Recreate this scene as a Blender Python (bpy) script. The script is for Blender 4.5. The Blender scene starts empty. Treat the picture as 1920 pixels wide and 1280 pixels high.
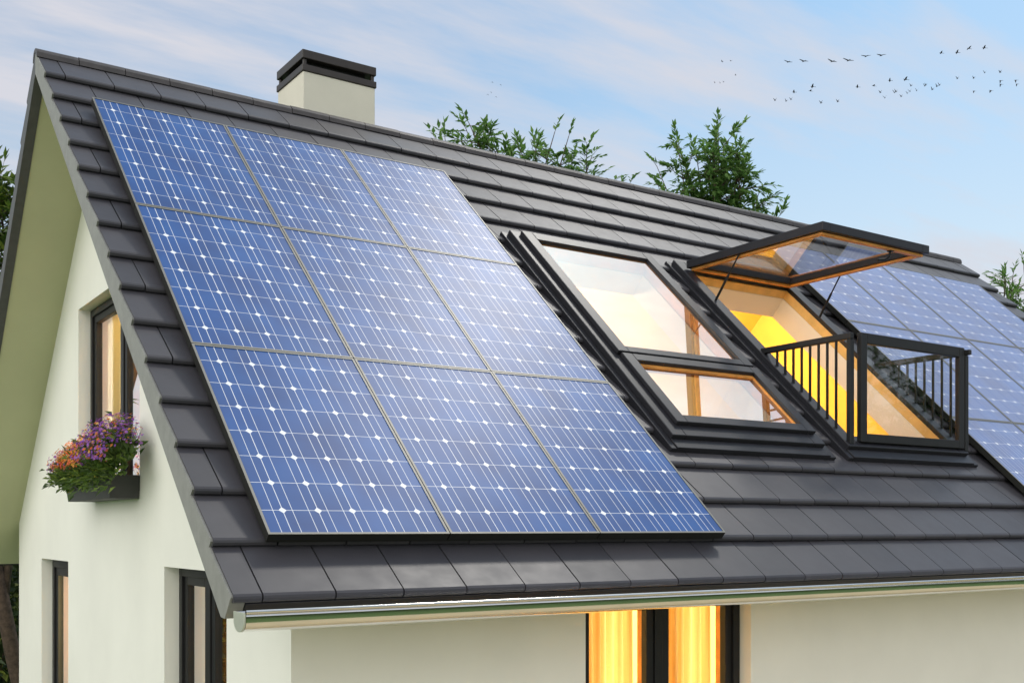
import bpy, bmesh, math, random
from mathutils import Vector, Matrix, Euler
R = math.radians
scene = bpy.context.scene
COL = scene.collection
rng = random.Random(11)

# ------------------------------------------------------------------ frame of reference
PIT = 0.74389                       # roof pitch
U = Vector((1, 0, 0)); V = Vector((0, math.cos(PIT), math.sin(PIT))); N = Vector((0, -math.sin(PIT), math.cos(PIT)))
CP, SP, TP = math.cos(PIT), math.sin(PIT), math.tan(PIT)
YR = 4.2144                         # ridge
G = -2.95                           # ground level
XV, XE = -0.25, 11.64               # verge tiles at both ends
XG, XGE = 0.279, 11.25              # gable wall faces
YF = 0.415                          # front wall face
YB = 2 * YR - YF
def P(u, v, d=0.0): return U * u + V * v + N * d
def Pb(u, v, d=0.0):                # the rear slope
    p = P(u, v, d); return Vector((p.x, 2 * YR - p.y, p.z))
def zroof(y, d):                    # height of a roof layer at depth d over y
    yy = y if y <= YR else 2 * YR - y
    return yy * TP + d / CP

# ------------------------------------------------------------------ materials
def node(nt, t, **kw):
    n = nt.nodes.new(t)
    for k, v in kw.items():
        if k in n.inputs: n.inputs[k].default_value = v
        else: setattr(n, k, v)
    return n
def new_mat(name):
    m = bpy.data.materials.new(name); m.use_nodes = True
    nt = m.node_tree; b = nt.nodes['Principled BSDF']
    return m, nt, b
def math_n(nt, op, a, b=None, c=None):
    n = nt.nodes.new('ShaderNodeMath'); n.operation = op
    for i, x in enumerate((a, b, c)):
        if x is None: continue
        if isinstance(x, (int, float)): n.inputs[i].default_value = x
        else: nt.links.new(x, n.inputs[i])
    return n.outputs[0]
def mixc(nt, fac, a, b, mode='MIX'):
    n = nt.nodes.new('ShaderNodeMix'); n.data_type = 'RGBA'; n.blend_type = mode
    for s, x in ((0, fac), (6, a), (7, b)):
        if isinstance(x, (int, float)): n.inputs[s].default_value = x
        elif isinstance(x, (tuple, list)): n.inputs[s].default_value = (*x[:3], 1)
        else: nt.links.new(x, n.inputs[s])
    return n.outputs[2]
def noise(nt, scale, detail=4, rough=.55, coord='Object', vec=None):
    n = nt.nodes.new('ShaderNodeTexNoise'); n.inputs['Scale'].default_value = scale
    n.inputs['Detail'].default_value = detail; n.inputs['Roughness'].default_value = rough
    if vec is None:
        tc = nt.nodes.new('ShaderNodeTexCoord'); vec = tc.outputs[coord]
    nt.links.new(vec, n.inputs['Vector'])
    return n.outputs['Fac']
def ramp(nt, fac, stops):
    r = nt.nodes.new('ShaderNodeValToRGB')
    e = r.color_ramp.elements
    while len(e) > 1: e.remove(e[-1])
    for i, (p, c) in enumerate(stops):
        el = e[0] if i == 0 else e.new(p)
        el.position = p; el.color = (*c[:3], 1)
    nt.links.new(fac, r.inputs[0]); return r.outputs[0]
def bump(nt, b, height, strength=.2, dist=.01):
    n = nt.nodes.new('ShaderNodeBump'); n.inputs['Strength'].default_value = strength; n.inputs['Distance'].default_value = dist
    nt.links.new(height, n.inputs['Height']); nt.links.new(n.outputs[0], b.inputs['Normal'])
def simple(name, col, rough=.5, metal=0, nscale=6, var=.12, bumpk=0.0, bscale=60, spec=None, coat=0):
    m, nt, b = new_mat(name)
    f = noise(nt, nscale)
    lo = tuple(c * (1 - var) for c in col); hi = tuple(min(1, c * (1 + var)) for c in col)
    nt.links.new(ramp(nt, f, [(.3, lo), (.7, hi)]), b.inputs['Base Color'])
    b.inputs['Roughness'].default_value = rough; b.inputs['Metallic'].default_value = metal
    if spec is not None: b.inputs['Specular IOR Level'].default_value = spec
    if coat: b.inputs['Coat Weight'].default_value = coat; b.inputs['Coat Roughness'].default_value = .1
    if bumpk: bump(nt, b, noise(nt, bscale, 5), bumpk, .004)
    return m
M = {}
M['stucco'] = simple('white_stucco', (.82, .81, .75), .85, nscale=1.3, var=.035, bumpk=.25, bscale=140)
M['chimney'] = simple('cream_stucco', (.66, .63, .54), .85, nscale=3, var=.04, bumpk=.25, bscale=160)
M['soffit'] = simple('soffit_board', (.52, .52, .33), .75, nscale=1.2, var=.06)
M['barge'] = simple('grey_barge_board', (.24, .24, .225), .6, nscale=14, var=.10, bumpk=.2, bscale=220)
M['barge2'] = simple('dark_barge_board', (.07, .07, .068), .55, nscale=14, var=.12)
M['dark'] = simple('anthracite_metal', (.020, .020, .025), .42, nscale=9, var=.12, bumpk=.05, bscale=300, spec=.30)
M['darkplain'] = simple('anthracite_frame', (.013, .013, .014), .45, nscale=9, var=.12, spec=.3)
M['under'] = simple('roof_underlay', (.012, .012, .013), .9, nscale=6, var=.2)
M['chimcap'] = simple('brown_metal_cap', (.035, .028, .025), .5, nscale=8, var=.15)
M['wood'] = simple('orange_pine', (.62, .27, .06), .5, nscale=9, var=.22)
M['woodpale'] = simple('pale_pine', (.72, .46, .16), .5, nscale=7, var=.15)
M['plaster'] = simple('cream_plaster', (.80, .74, .64), .8, nscale=2, var=.03)
M['yellow'] = simple('yellow_wall', (.86, .62, .13), .8, nscale=3, var=.05, bumpk=.1, bscale=40)
M['cream'] = simple('cream_wall', (.85, .68, .36), .8, nscale=2, var=.03)
M['floor'] = simple('attic_floor_wood', (.45, .30, .16), .5, nscale=5, var=.15)
M['chrome'] = simple('polished_zinc', (.80, .79, .76), .14, metal=1, nscale=4, var=.04)
M['zinc'] = simple('dull_zinc', (.62, .64, .56), .4, metal=.6, nscale=6, var=.06)
M['planter'] = simple('dark_planter', (.045, .045, .045), .6, nscale=8, var=.15)
M['soil'] = simple('potting_soil', (.03, .02, .012), .95, nscale=30, var=.4)
M['bark'] = simple('tree_bark', (.075, .05, .035), .9, nscale=18, var=.45, bumpk=.8, bscale=45)
M['bird'] = simple('dark_feathers', (.02, .02, .028), .8, nscale=20, var=.2)
M['panelside'] = simple('panel_frame_metal', (.20, .195, .175), .45, metal=.25, nscale=10, var=.08)
M['panelback'] = simple('panel_back', (.014, .014, .012), .6, spec=.3)
M['reveal'] = simple('beige_reveal', (.74, .66, .54), .85, nscale=3, var=.04)

def tile_material():
    m, nt, b = new_mat('glazed_roof_tile')
    g = nt.nodes.new('ShaderNodeNewGeometry')
    isl = g.outputs['Random Per Island']
    c = ramp(nt, isl, [(0, (.038, .037, .045)), (.5, (.054, .052, .061)), (1, (.070, .066, .075))])
    f = noise(nt, 5, 5)
    c2 = mixc(nt, .35, c, ramp(nt, f, [(.3, (.042, .041, .048)), (.7, (.070, .067, .075))]))
    nt.links.new(c2, b.inputs['Base Color'])
    nt.links.new(ramp(nt, noise(nt, 9, 4), [(.3, (.41,) * 3), (.7, (.47,) * 3)]), b.inputs['Roughness'])
    b.inputs['Specular IOR Level'].default_value = .36
    bump(nt, b, noise(nt, 260, 3), .06, .003)
    return m
M['tile'] = tile_material()
M['cap'] = simple('ridge_tile', (.058, .051, .051), .5, nscale=9, var=.2, bumpk=.1, bscale=200)

def pane_material(name, refl=1.0, tint=(1, 1, 1), veil=0.0):
    m = bpy.data.materials.new(name); m.use_nodes = True; nt = m.node_tree; nt.nodes.clear()
    out = nt.nodes.new('ShaderNodeOutputMaterial')
    tr = nt.nodes.new('ShaderNodeBsdfTransparent'); tr.inputs[0].default_value = (*tint, 1)
    gl = nt.nodes.new('ShaderNodeBsdfGlossy'); gl.inputs['Roughness'].default_value = .015
    fr = nt.nodes.new('ShaderNodeFresnel'); fr.inputs['IOR'].default_value = 1.55
    k = math_n(nt, 'MULTIPLY', fr.outputs[0], refl); k = math_n(nt, 'MINIMUM', k, .95)
    mx = nt.nodes.new('ShaderNodeMixShader'); nt.links.new(k, mx.inputs[0])
    nt.links.new(tr.outputs[0], mx.inputs[1]); nt.links.new(gl.outputs[0], mx.inputs[2])
    nt.links.new(mx.outputs[0], out.inputs['Surface'])
    return m
M['pane'] = pane_material('window_glass', 1.0)
M['roofpane'] = pane_material('roof_window_glass', .75)
M['thinpane'] = pane_material('clear_glass', 1.7)

def solar_material(name, sheen_lift, fingers):
    m, nt, b = new_mat(name)
    def lc(*c): return tuple(x + l_ for x, l_ in zip(c, sheen_lift))
    uv = nt.nodes.new('ShaderNodeUVMap')
    sep = nt.nodes.new('ShaderNodeSeparateXYZ'); nt.links.new(uv.outputs[0], sep.inputs[0])
    x, y = sep.outputs[0], sep.outputs[1]
    def cell(c, off, pitch):        # signed distance to the nearest node line, in metres
        t = math_n(nt, 'DIVIDE', math_n(nt, 'SUBTRACT', c, off), pitch)
        r = math_n(nt, 'ROUND', t)
        return math_n(nt, 'MULTIPLY', math_n(nt, 'ABSOLUTE', math_n(nt, 'SUBTRACT', t, r)), pitch), t
    dx, tx = cell(x, .126, .187)
    dy, ty = cell(y, .178, .2065)
    def line(d, w, soft=.0008):
        mr = nt.nodes.new('ShaderNodeMapRange'); nt.links.new(d, mr.inputs[0])
        mr.inputs[1].default_value = w; mr.inputs[2].default_value = w + soft
        mr.inputs[3].default_value = 1; mr.inputs[4].default_value = 0
        return mr.outputs[0]
    l = line(dx, .0014)
    l = math_n(nt, 'MAXIMUM', l, math_n(nt, 'MULTIPLY', line(dy, .0012), .95))
    bus = math_n(nt, 'ABSOLUTE', math_n(nt, 'SUBTRACT', dx, .0505))
    l = math_n(nt, 'MAXIMUM', l, math_n(nt, 'MULTIPLY', line(bus, .0012), .9))
    if fingers:
        fd = math_n(nt, 'PINGPONG', dx, .0117)
        l = math_n(nt, 'MAXIMUM', l, math_n(nt, 'MULTIPLY', line(fd, .0011), .42))
    dia = math_n(nt, 'ADD', dx, math_n(nt, 'MULTIPLY', dy, .95))
    l = math_n(nt, 'MAXIMUM', l, line(dia, .0205, .0015))
    # colour of each cell
    comb = nt.nodes.new('ShaderNodeCombineXYZ')
    nt.links.new(math_n(nt, 'FLOOR', tx), comb.inputs[0]); nt.links.new(math_n(nt, 'FLOOR', ty), comb.inputs[1])
    oi = nt.nodes.new('ShaderNodeObjectInfo'); nt.links.new(math_n(nt, 'MULTIPLY', oi.outputs['Random'], 50), comb.inputs[2])
    wn = nt.nodes.new('ShaderNodeTexWhiteNoise'); wn.noise_dimensions = '3D'; nt.links.new(comb.outputs[0], wn.inputs['Vector'])
    c = ramp(nt, wn.outputs['Value'], [(0, lc(.018, .066, .22)), (.5, lc(.022, .092, .31)), (1, lc(.026, .074, .23))])
    cl = mixc(nt, .45, c, ramp(nt, noise(nt, 2.2, 3), [(.3, lc(.020, .048, .18)), (.5, lc(.022, .092, .31)), (.72, lc(.028, .14, .43))]))
    col = mixc(nt, l, cl, (.80, .82, .86))
    nt.links.new(col, b.inputs['Base Color'])
    b.inputs['Roughness'].default_value = .41
    b.inputs['Specular IOR Level'].default_value = .22
    return m
M['solar'] = solar_material('solar_cells', (0, 0, 0), False)
M['solarsheen'] = solar_material('sky_sheen_solar_cells', (.13, .125, .14), True)  # lighter base colour paints in the sky's grazing reflection on the right array

def leaf_material(name, dark, mid, light, trans=.3):
    m, nt, b = new_mat(name)
    g = nt.nodes.new('ShaderNodeNewGeometry')
    c = ramp(nt, g.outputs['Random Per Island'], [(0, dark), (.55, mid), (1, light)])
    nt.links.new(c, b.inputs['Base Color']); b.inputs['Roughness'].default_value = .5
    t = nt.nodes.new('ShaderNodeBsdfTranslucent'); nt.links.new(c, t.inputs[0])
    mx = nt.nodes.new('ShaderNodeMixShader'); mx.inputs[0].default_value = trans
    nt.links.new(b.outputs[0], mx.inputs[1]); nt.links.new(t.outputs[0], mx.inputs[2])
    nt.links.new(mx.outputs[0], nt.nodes['Material Output'].inputs['Surface'])
    return m
M['leaf'] = leaf_material('willowy_leaf', (.06, .14, .03), (.13, .25, .06), (.22, .36, .10), .55)
M['leafyellow'] = leaf_material('sunlit_leaf', (.03, .07, .012), (.09, .16, .02), (.24, .30, .05))
M['hedge'] = leaf_material('ivy_leaf', (.012, .03, .008), (.035, .07, .012), (.22, .26, .04), .2)
M['plantleaf'] = leaf_material('balcony_leaf', (.035, .07, .012), (.085, .15, .025), (.20, .28, .05))
M['orange'] = leaf_material('orange_petal', (.70, .10, .02), (.80, .28, .03), (.85, .55, .05))
M['redpet'] = leaf_material('red_petal', (.55, .04, .03), (.75, .10, .04), (.75, .2, .05))
M['purple'] = leaf_material('purple_petal', (.17, .03, .35), (.27, .06, .55), (.42, .16, .72))
M['violet'] = leaf_material('violet_petal', (.28, .06, .36), (.42, .14, .55), (.55, .28, .66))
def lawn_material():
    m, nt, b = new_mat('lawn')
    f = noise(nt, .6, 6); f2 = noise(nt, 25, 4)
    c = mixc(nt, .5, ramp(nt, f, [(.3, (.055, .115, .022)), (.7, (.10, .17, .04))]), ramp(nt, f2, [(.3, (.04, .09, .018)), (.7, (.12, .20, .05))]))
    nt.links.new(c, b.inputs['Base Color']); b.inputs['Roughness'].default_value = .9
    bump(nt, b, noise(nt, 60, 4), .6, .03)
    return m
M['lawn'] = lawn_material()

# ------------------------------------------------------------------ mesh helpers
ROOTLOC = {}
def link(o): COL.objects.link(o); return o
def root_of(o):
    while o.parent: o = o.parent
    return o
class MB:
    """Collects shapes and builds one mesh."""
    def __init__(s): s.v = []; s.f = []; s.mi = []; s.uv = None
    def quad(s, a, b, c, d, mi=0):
        i = len(s.v); s.v += [tuple(a), tuple(b), tuple(c), tuple(d)]; s.f.append((i, i + 1, i + 2, i + 3)); s.mi.append(mi)
    def poly(s, pts, mi=0):
        i = len(s.v); s.v += [tuple(p) for p in pts]; s.f.append(tuple(range(i, i + len(pts)))); s.mi.append(mi)
    def hexa(s, c8, mi=0):          # 8 corners: bottom 0-3, top 4-7 (both ccw seen from above)
        i = len(s.v); s.v += [tuple(p) for p in c8]
        for q in ((3, 2, 1, 0), (4, 5, 6, 7), (0, 1, 5, 4), (1, 2, 6, 5), (2, 3, 7, 6), (3, 0, 4, 7)):
            s.f.append(tuple(i + k for k in q)); s.mi.append(mi)
    def box(s, lo, hi, fn=None, mi=0):
        (a, b, c), (d, e, f) = lo, hi
        pts = [(a, b, c), (d, b, c), (d, e, c), (a, e, c), (a, b, f), (d, b, f), (d, e, f), (a, e, f)]
        if fn: pts = [fn(*p) for p in pts]
        s.hexa(pts, mi)
    def prism(s, prof, ext0, ext1, fn, mi=0):
        """profile points (p, q) swept from ext0 to ext1; fn(e, p, q) -> point"""
        n = len(prof); i = len(s.v)
        s.v += [tuple(fn(ext0, p, q)) for p, q in prof] + [tuple(fn(ext1, p, q)) for p, q in prof]
        for k in range(n):
            k2 = (k + 1) % n
            s.f.append((i + k, i + k2, i + n + k2, i + n + k)); s.mi.append(mi)
        s.f.append(tuple(i + k for k in reversed(range(n)))); s.mi.append(mi)
        s.f.append(tuple(i + n + k for k in range(n))); s.mi.append(mi)
    def tube(s, a, b, ra, rb=None, n=8, mi=0):
        a = Vector(a); b = Vector(b); rb = ra if rb is None else rb
        d = (b - a).normalized(); x = d.orthogonal().normalized(); y = d.cross(x)
        i = len(s.v)
        for c, r in ((a, ra), (b, rb)):
            for k in range(n):
                t = 2 * math.pi * k / n
                s.v.append(tuple(c + x * (r * math.cos(t)) + y * (r * math.sin(t))))
        for k in range(n):
            k2 = (k + 1) % n
            s.f.append((i + k, i + k2, i + n + k2, i + n + k)); s.mi.append(mi)
        s.f.append(tuple(i + k for k in reversed(range(n)))); s.mi.append(mi)
        s.f.append(tuple(i + n + k for k in range(n))); s.mi.append(mi)
    def path(s, pts, radii, n=8):
        rings = []; x = None
        for i, p in enumerate(pts):
            d = (Vector(pts[min(i + 1, len(pts) - 1)]) - Vector(pts[max(i - 1, 0)])).normalized()
            x = d.orthogonal().normalized() if x is None else (x - d * x.dot(d)).normalized()
            y = d.cross(x); k0 = len(s.v)
            for k in range(n):
                t = 2 * math.pi * k / n; s.v.append(tuple(Vector(p) + (x * math.cos(t) + y * math.sin(t)) * radii[i]))
            rings.append(k0)
        for a, b in zip(rings, rings[1:]):
            for k in range(n):
                k2 = (k + 1) % n; s.f.append((a + k, a + k2, b + k2, b + k)); s.mi.append(0)
        s.f.append(tuple(rings[0] + k for k in reversed(range(n)))); s.mi.append(0)
        s.f.append(tuple(rings[-1] + k for k in range(n))); s.mi.append(0)
    def build(s, name, mats, parent=None, world=True, smooth=False, bevel=0, recalc=True, segs=2):
        if not isinstance(mats, (list, tuple)): mats = [mats]
        off = root_of(parent).location if (parent is not None and world) else Vector((0, 0, 0))
        me = bpy.data.meshes.new(name)
        me.from_pydata([tuple(Vector(p) - off) for p in s.v], [], s.f)
        for m in mats: me.materials.append(m)
        for p, mi in zip(me.polygons, s.mi): p.material_index = mi
        if recalc:
            bm = bmesh.new(); bm.from_mesh(me); bmesh.ops.recalc_face_normals(bm, faces=bm.faces[:]); bm.to_mesh(me); bm.free()
        if smooth:
            for p in me.polygons: p.use_smooth = True
        o = bpy.data.objects.new(name, me); link(o)
        if parent is not None: o.parent = parent
        if bevel:
            bv = o.modifiers.new('edge', 'BEVEL'); bv.width = bevel; bv.segments = segs; bv.limit_method = 'ANGLE'; bv.angle_limit = R(40)
            bv.harden_normals = False
        return o
def tag(o, label, cat, group=None):
    o['label'] = label; o['category'] = cat
    if group: o['group'] = group
    return o
def empty(name, loc, rot=(0, 0, 0)):
    o = bpy.data.objects.new(name, None); link(o); o.location = loc; o.rotation_euler = rot; o.empty_display_size = .1
    return o
def plate(outer, holes, fn, t0, t1):
    """A flat plate with holes as an MB-like mesh: outline and holes are 2-D, fn(a, b, t) -> point, from depth t0 to t1."""
    bm = bmesh.new(); loops = []
    for lp in [outer] + holes:
        vs = [bm.verts.new((a, b, 0)) for a, b in lp]
        for k in range(len(vs)): bm.edges.new((vs[k], vs[(k + 1) % len(vs)]))
        loops.append([(a, b) for a, b in lp])
    bmesh.ops.triangle_fill(bm, use_beauty=True, use_dissolve=False, edges=bm.edges[:])
    mb = MB()
    bm.verts.ensure_lookup_table()
    tris = [[(v.co.x, v.co.y) for v in f.verts] for f in bm.faces]
    bm.free()
    for t in tris:
        mb.poly([fn(a, b, t0) for a, b in t]); mb.poly([fn(a, b, t1) for a, b in reversed(t)])
    for lp in loops:
        for k in range(len(lp)):
            a, b = lp[k], lp[(k + 1) % len(lp)]
            mb.quad(fn(*a, t0), fn(*b, t0), fn(*b, t1), fn(*a, t1))
    return mb
def weld(o, dist=1e-5):
    bm = bmesh.new(); bm.from_mesh(o.data); bmesh.ops.remove_doubles(bm, verts=bm.verts[:], dist=dist)
    bmesh.ops.recalc_face_normals(bm, faces=bm.faces[:]); bm.to_mesh(o.data); bm.free(); return o
def rect(a0, a1, b0, b1): return [(a0, b0), (a1, b0), (a1, b1), (a0, b1)]
def frame_bars(mb, fn, a0, a1, b0, b1, w, t0, t1, wb=None, wt=None, mi=0):
    """Four bars of a rectangular frame, butted: the uprights run full height, head and foot fit between them."""
    wb = wb or w; wt = wt or w
    mb.box((a0, b0, t0), (a0 + w, b1, t1), fn, mi); mb.box((a1 - w, b0, t0), (a1, b1, t1), fn, mi)
    mb.box((a0 + w, b0, t0), (a1 - w, b0 + wb, t1), fn, mi); mb.box((a0 + w, b1 - wt, t0), (a1 - w, b1, t1), fn, mi)

# ------------------------------------------------------------------ ground and world
mb = MB(); mb.quad((-250, -250, G), (250, -250, G), (250, 250, G), (-250, 250, G))
gr = mb.build('ground', M['lawn']); gr['kind'] = 'structure'
M['paving'] = simple('pale_paving', (.54, .45, .28), .8, nscale=3, var=.1, bumpk=.2, bscale=50)
mb = MB()
for i in range(16):
    for j in range(8): mb.box((-1.2 + i * .9 + .006, YF - 5.6 + j * .7 + .006, G - .05), (-1.2 + (i + 1) * .9 - .006, YF - 5.6 + (j + 1) * .7 - .006, G + .035))
pt = mb.build('pavement', M['paving']); pt['kind'] = 'structure'

SUN_DIR = Vector((0.5227, 0.2356, 0.8193)).normalized()
w = bpy.data.worlds.new("World"); scene.world = w; w.use_nodes = True
nt = w.node_tree; bg = nt.nodes['Background']
sky = nt.nodes.new('ShaderNodeTexSky'); sky.sky_type = 'NISHITA'; sky.sun_disc = False
sky.sun_elevation = math.asin(SUN_DIR.z); sky.sun_rotation = math.atan2(SUN_DIR.x, SUN_DIR.y)
sky.air_density = 1.0; sky.dust_density = 1.2; sky.ozone_density = 1.6
tc = nt.nodes.new('ShaderNodeTexCoord')
sepw = nt.nodes.new('ShaderNodeSeparateXYZ'); nt.links.new(tc.outputs['Generated'], sepw.inputs[0])
zz = math_n(nt, 'ADD', math_n(nt, 'MAXIMUM', sepw.outputs[2], 0.0), .12)
cx = nt.nodes.new('ShaderNodeCombineXYZ')
nt.links.new(math_n(nt, 'DIVIDE', sepw.outputs[0], zz), cx.inputs[0]); nt.links.new(math_n(nt, 'DIVIDE', sepw.outputs[1], zz), cx.inputs[1])
mp = nt.nodes.new('ShaderNodeMapping'); mp.inputs['Rotation'].default_value = (0, 0, R(34)); mp.inputs['Scale'].default_value = (.55, 2.0, 1)
mp.inputs['Location'].default_value = (.3, .15, 0)
nt.links.new(cx.outputs[0], mp.inputs[0])
cn = noise(nt, 1.0, 8, .58, vec=mp.outputs[0])
cm = ramp(nt, cn, [(.44, (.0, .0, .0)), (.60, (.95, .95, .95))])
haze = nt.nodes.new('ShaderNodeMapRange'); nt.links.new(sepw.outputs[2], haze.inputs[0])
haze.inputs[1].default_value = .12; haze.inputs[2].default_value = .42; haze.inputs[3].default_value = .80; haze.inputs[4].default_value = .0
base = mixc(nt, 1.0, sky.outputs[0], (.84, 1.07, 1.09), 'MULTIPLY')
c1 = mixc(nt, haze.outputs[0], base, (6.5, 6.9, 7.1))
c2 = mixc(nt, cm, c1, (5.85, 5.85, 6.35))
# brightness added to the unseen sky behind the camera to light the walls
bk = math_n(nt, 'ADD', math_n(nt, 'MULTIPLY', sepw.outputs[0], -.93), math_n(nt, 'MULTIPLY', sepw.outputs[1], -.37))
bm_ = nt.nodes.new('ShaderNodeMapRange'); nt.links.new(bk, bm_.inputs[0]); bm_.interpolation_type = 'SMOOTHSTEP'
bm_.inputs[1].default_value = .05; bm_.inputs[2].default_value = .75; bm_.inputs[3].default_value = 0; bm_.inputs[4].default_value = .9
c3 = mixc(nt, bm_.outputs[0], c2, (19.5, 19.2, 18.0))
nt.links.new(c3, bg.inputs[0]); bg.inputs[1].default_value = 0.12

sd = bpy.data.lights.new('sun', 'SUN'); sd.energy = 1.0; sd.angle = R(7); sd.color = (1, .95, .88)
so = link(bpy.data.objects.new('sun', sd)); so.rotation_euler = SUN_DIR.to_track_quat('Z', 'Y').to_euler(); so.location = (20, 10, 30)

# ------------------------------------------------------------------ the house
house = empty('house', (XG, YF, G))
tag(house, 'white rendered house with steep grey tiled roof, chimney and lit roof windows', 'house')
NC = 16; VP0, VPITCH = -.339, .3668
vk = [VP0 + VPITCH * k for k in range(NC + 1)]
W1 = dict(u0=3.22, u1=4.80, v0=1.0, v1=3.77); SH = 1.86
WINS = [0.0, SH]
OPEN = [(W1['u0'] + .13 + s, W1['u1'] - .13 + s, 1.14, 3.60) for s in WINS]   # the opening through the roof
NARROW = {0, 2, 5, 7, 9, 11, 13, 15}
TW = .360
VRIDGE = (YR - .02 * SP) / CP

def tiles(fn, cut):
    mb = MB()
    for k in range(NC):
        u = XV + (.14 if k in NARROW else .32)
        edges = [XV]
        while u < XE - .08: edges.append(u); u += TW
        edges.append(XE)
        vb = vk[k]; top = .452 if k == NC - 1 else .385
        prof = [(.012, -.108), (.001, -.102), (-.004, -.090), (0.0, -.076), (.008, -.0685), (.022, -.0655), (top, -.1085 - .14 * (top - .385)), (top, -.128 - .14 * (top - .385))]
        for a, b in zip(edges, edges[1:]):
            segs = [(a + .004, b - .004)]
            if cut and 4 <= k <= 10:
                for s in WINS:
                    c0, c1 = W1['u0'] + s + .02, W1['u1'] + s - .02
                    nsegs = []
                    for p, q in segs:
                        if q <= c0 or p >= c1: nsegs.append((p, q)); continue
                        if p < c0: nsegs.append((p, c0))
                        if q > c1: nsegs.append((c1, q))
                    segs = nsegs
            for p, q in segs:
                if q - p < .02: continue
                j = rng.uniform(-.002, .002); jd = rng.uniform(-.0012, .0012)
                mb.prism([(vb + x + j, d + jd) for x, d in prof], p, q, lambda e, v, d: fn(e, v, d))
    return mb
def roof_plate(fn, d0, d1, u0, u1, v0, v1, holes):
    return plate(rect(u0, u1, v0, v1), [rect(*h) for h in holes], lambda a, b, t: fn(a, b, t), d0, d1)

VSL0 = -.318
def vtop(d): return (YR + d * SP) / CP
roof = empty('roof', (0, 0, 0)); roof.parent = house
def slab(fn, name, d0, d1, u0, u1, v0, holes, mat):
    """a roof layer whose top edge is cut plumb under the ridge"""
    tops = [(u0, None), (u1, None)]
    def f2(a, b, t):
        vt = vtop(t)
        return fn(a, min(b, vt) if b < 50 else vt, t)
    o = plate([(u0, v0), (u1, v0), (u1, 99), (u0, 99)], [rect(*h) for h in holes], f2, d0, d1).build(name, mat, roof)
    return weld(o)
tf = tiles(P, True).build('roof_tiles', M['tile'], roof)
for p in tf.data.polygons: p.use_smooth = False
tb = tiles(Pb, False).build('roof_tiles', M['tile'], roof)
for o in (tf, tb):
    o['label'] = 'dark grey interlocking roof tiles laid in courses'
slab(P, 'roof_underlay', -.131, -.150, XV + .07, XE - .07, VSL0, OPEN, M['under'])
slab(Pb, 'roof_underlay', -.131, -.150, XV + .07, XE - .07, VSL0, [], M['under'])
slab(P, 'soffit', -.152, -.225, XV + .07, XE - .07, VSL0, OPEN, M['soffit'])
slab(Pb, 'soffit', -.152, -.225, XV + .07, XE - .07, VSL0, [], M['soffit'])
slab(P, 'attic_lining', -.228, -.32, XG + .31, XGE - .31, .75, OPEN, M['plaster'])
slab(Pb, 'attic_lining', -.228, -.32, XG + .31, XGE - .31, .75, [], M['yellow'])

# barge boards along the four verges
def barge(fn, x0, x1):
    prof = [(VP0 + .005, -.205), (VP0 + .045, -.236)]
    prof.append((vtop(-.236), -.236)); prof.append((vtop(-.12), -.12))
    for k in reversed(range(NC)):
        if k < NC - 1: prof.append((vk[k + 1] + .014, -.117))
        prof.append((vk[k] + .024, -.074)); prof.append((vk[k] + .013, -.080))
    mb = MB()
    tri = plate(prof, [], lambda a, b, t: fn(t, a, b), x0, x1)
    return tri
for fn in (P, Pb):
    for x0, x1 in ((XV - .006, XV + .067), (XE - .067, XE + .006)):
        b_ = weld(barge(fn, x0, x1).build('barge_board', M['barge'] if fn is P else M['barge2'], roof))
# tiles stop just inside the barge's outer face: the board is fixed against their ends
# eaves fascia
for fn in (P, Pb):
    mb = MB(); mb.box((XV + .07, VSL0 - .016, -.232), (XE - .07, VSL0 - .002, -.114), fn); mb.build('fascia', M['dark'], roof, bevel=.003)
# ridge caps
mb = MB(); zr = 3.730
x = XV - .012; nxt = .053
while x < XE + .01:
    e = min(nxt, XE + .012)
    prof = []
    for k in range(9):
        t = math.pi * k / 8
        prof.append((-.082 * math.cos(t), -.062 + .085 * math.sin(t) ** .8))
    prof += [(.07, -.062), (.0, -.0), (-.07, -.062)]
    j = rng.uniform(-.003, .003)
    mb.prism(prof, x + .003, e - .003, lambda a, p, q: Vector((a, YR + p, zr + q + j)))
    x = e; nxt = e + .3565
mb.build('ridge_caps', M['cap'], roof)

# walls
def zin(y): return zroof(y, -.225) + .004
ATT = (3.249, 5.20, .30, 1.945)       # attic window opening in the gable: y0, y1, z0, z1
GW1 = (1.39, 2.64, G + .25, -.236)    # right gable window
GW2 = (5.60, 6.80, G + .25, -.278)    # narrow looking one at the left
outer = [(YF, G), (YB, G), (YB, zin(YB)), (YR, zin(YR)), (YF, zin(YF))]
gw = weld(plate(outer, [rect(*ATT), rect(*GW1), rect(*GW2)], lambda a, b, t: Vector((t, a, b)), XG, XG + .3).build('gable_wall', M['stucco'], house))
ge = weld(plate(outer, [], lambda a, b, t: Vector((t, a, b)), XGE - .3, XGE).build('gable_wall', M['stucco'], house))
FW = (2.203, 3.642, G + .08, -.05)
ztop = zroof(YF, -.225) + .004
fwl = weld(plate(rect(XG + .3, XGE - .3, G, ztop), [rect(*FW)], lambda a, b, t: Vector((a, t, b)), YF, YF + .3).build('front_wall', M['stucco'], house))
mb = MB(); mb.box((XG + .3, YB - .3, G), (XGE - .3, YB, ztop)); mb.build('rear_wall', M['stucco'], house)
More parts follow.
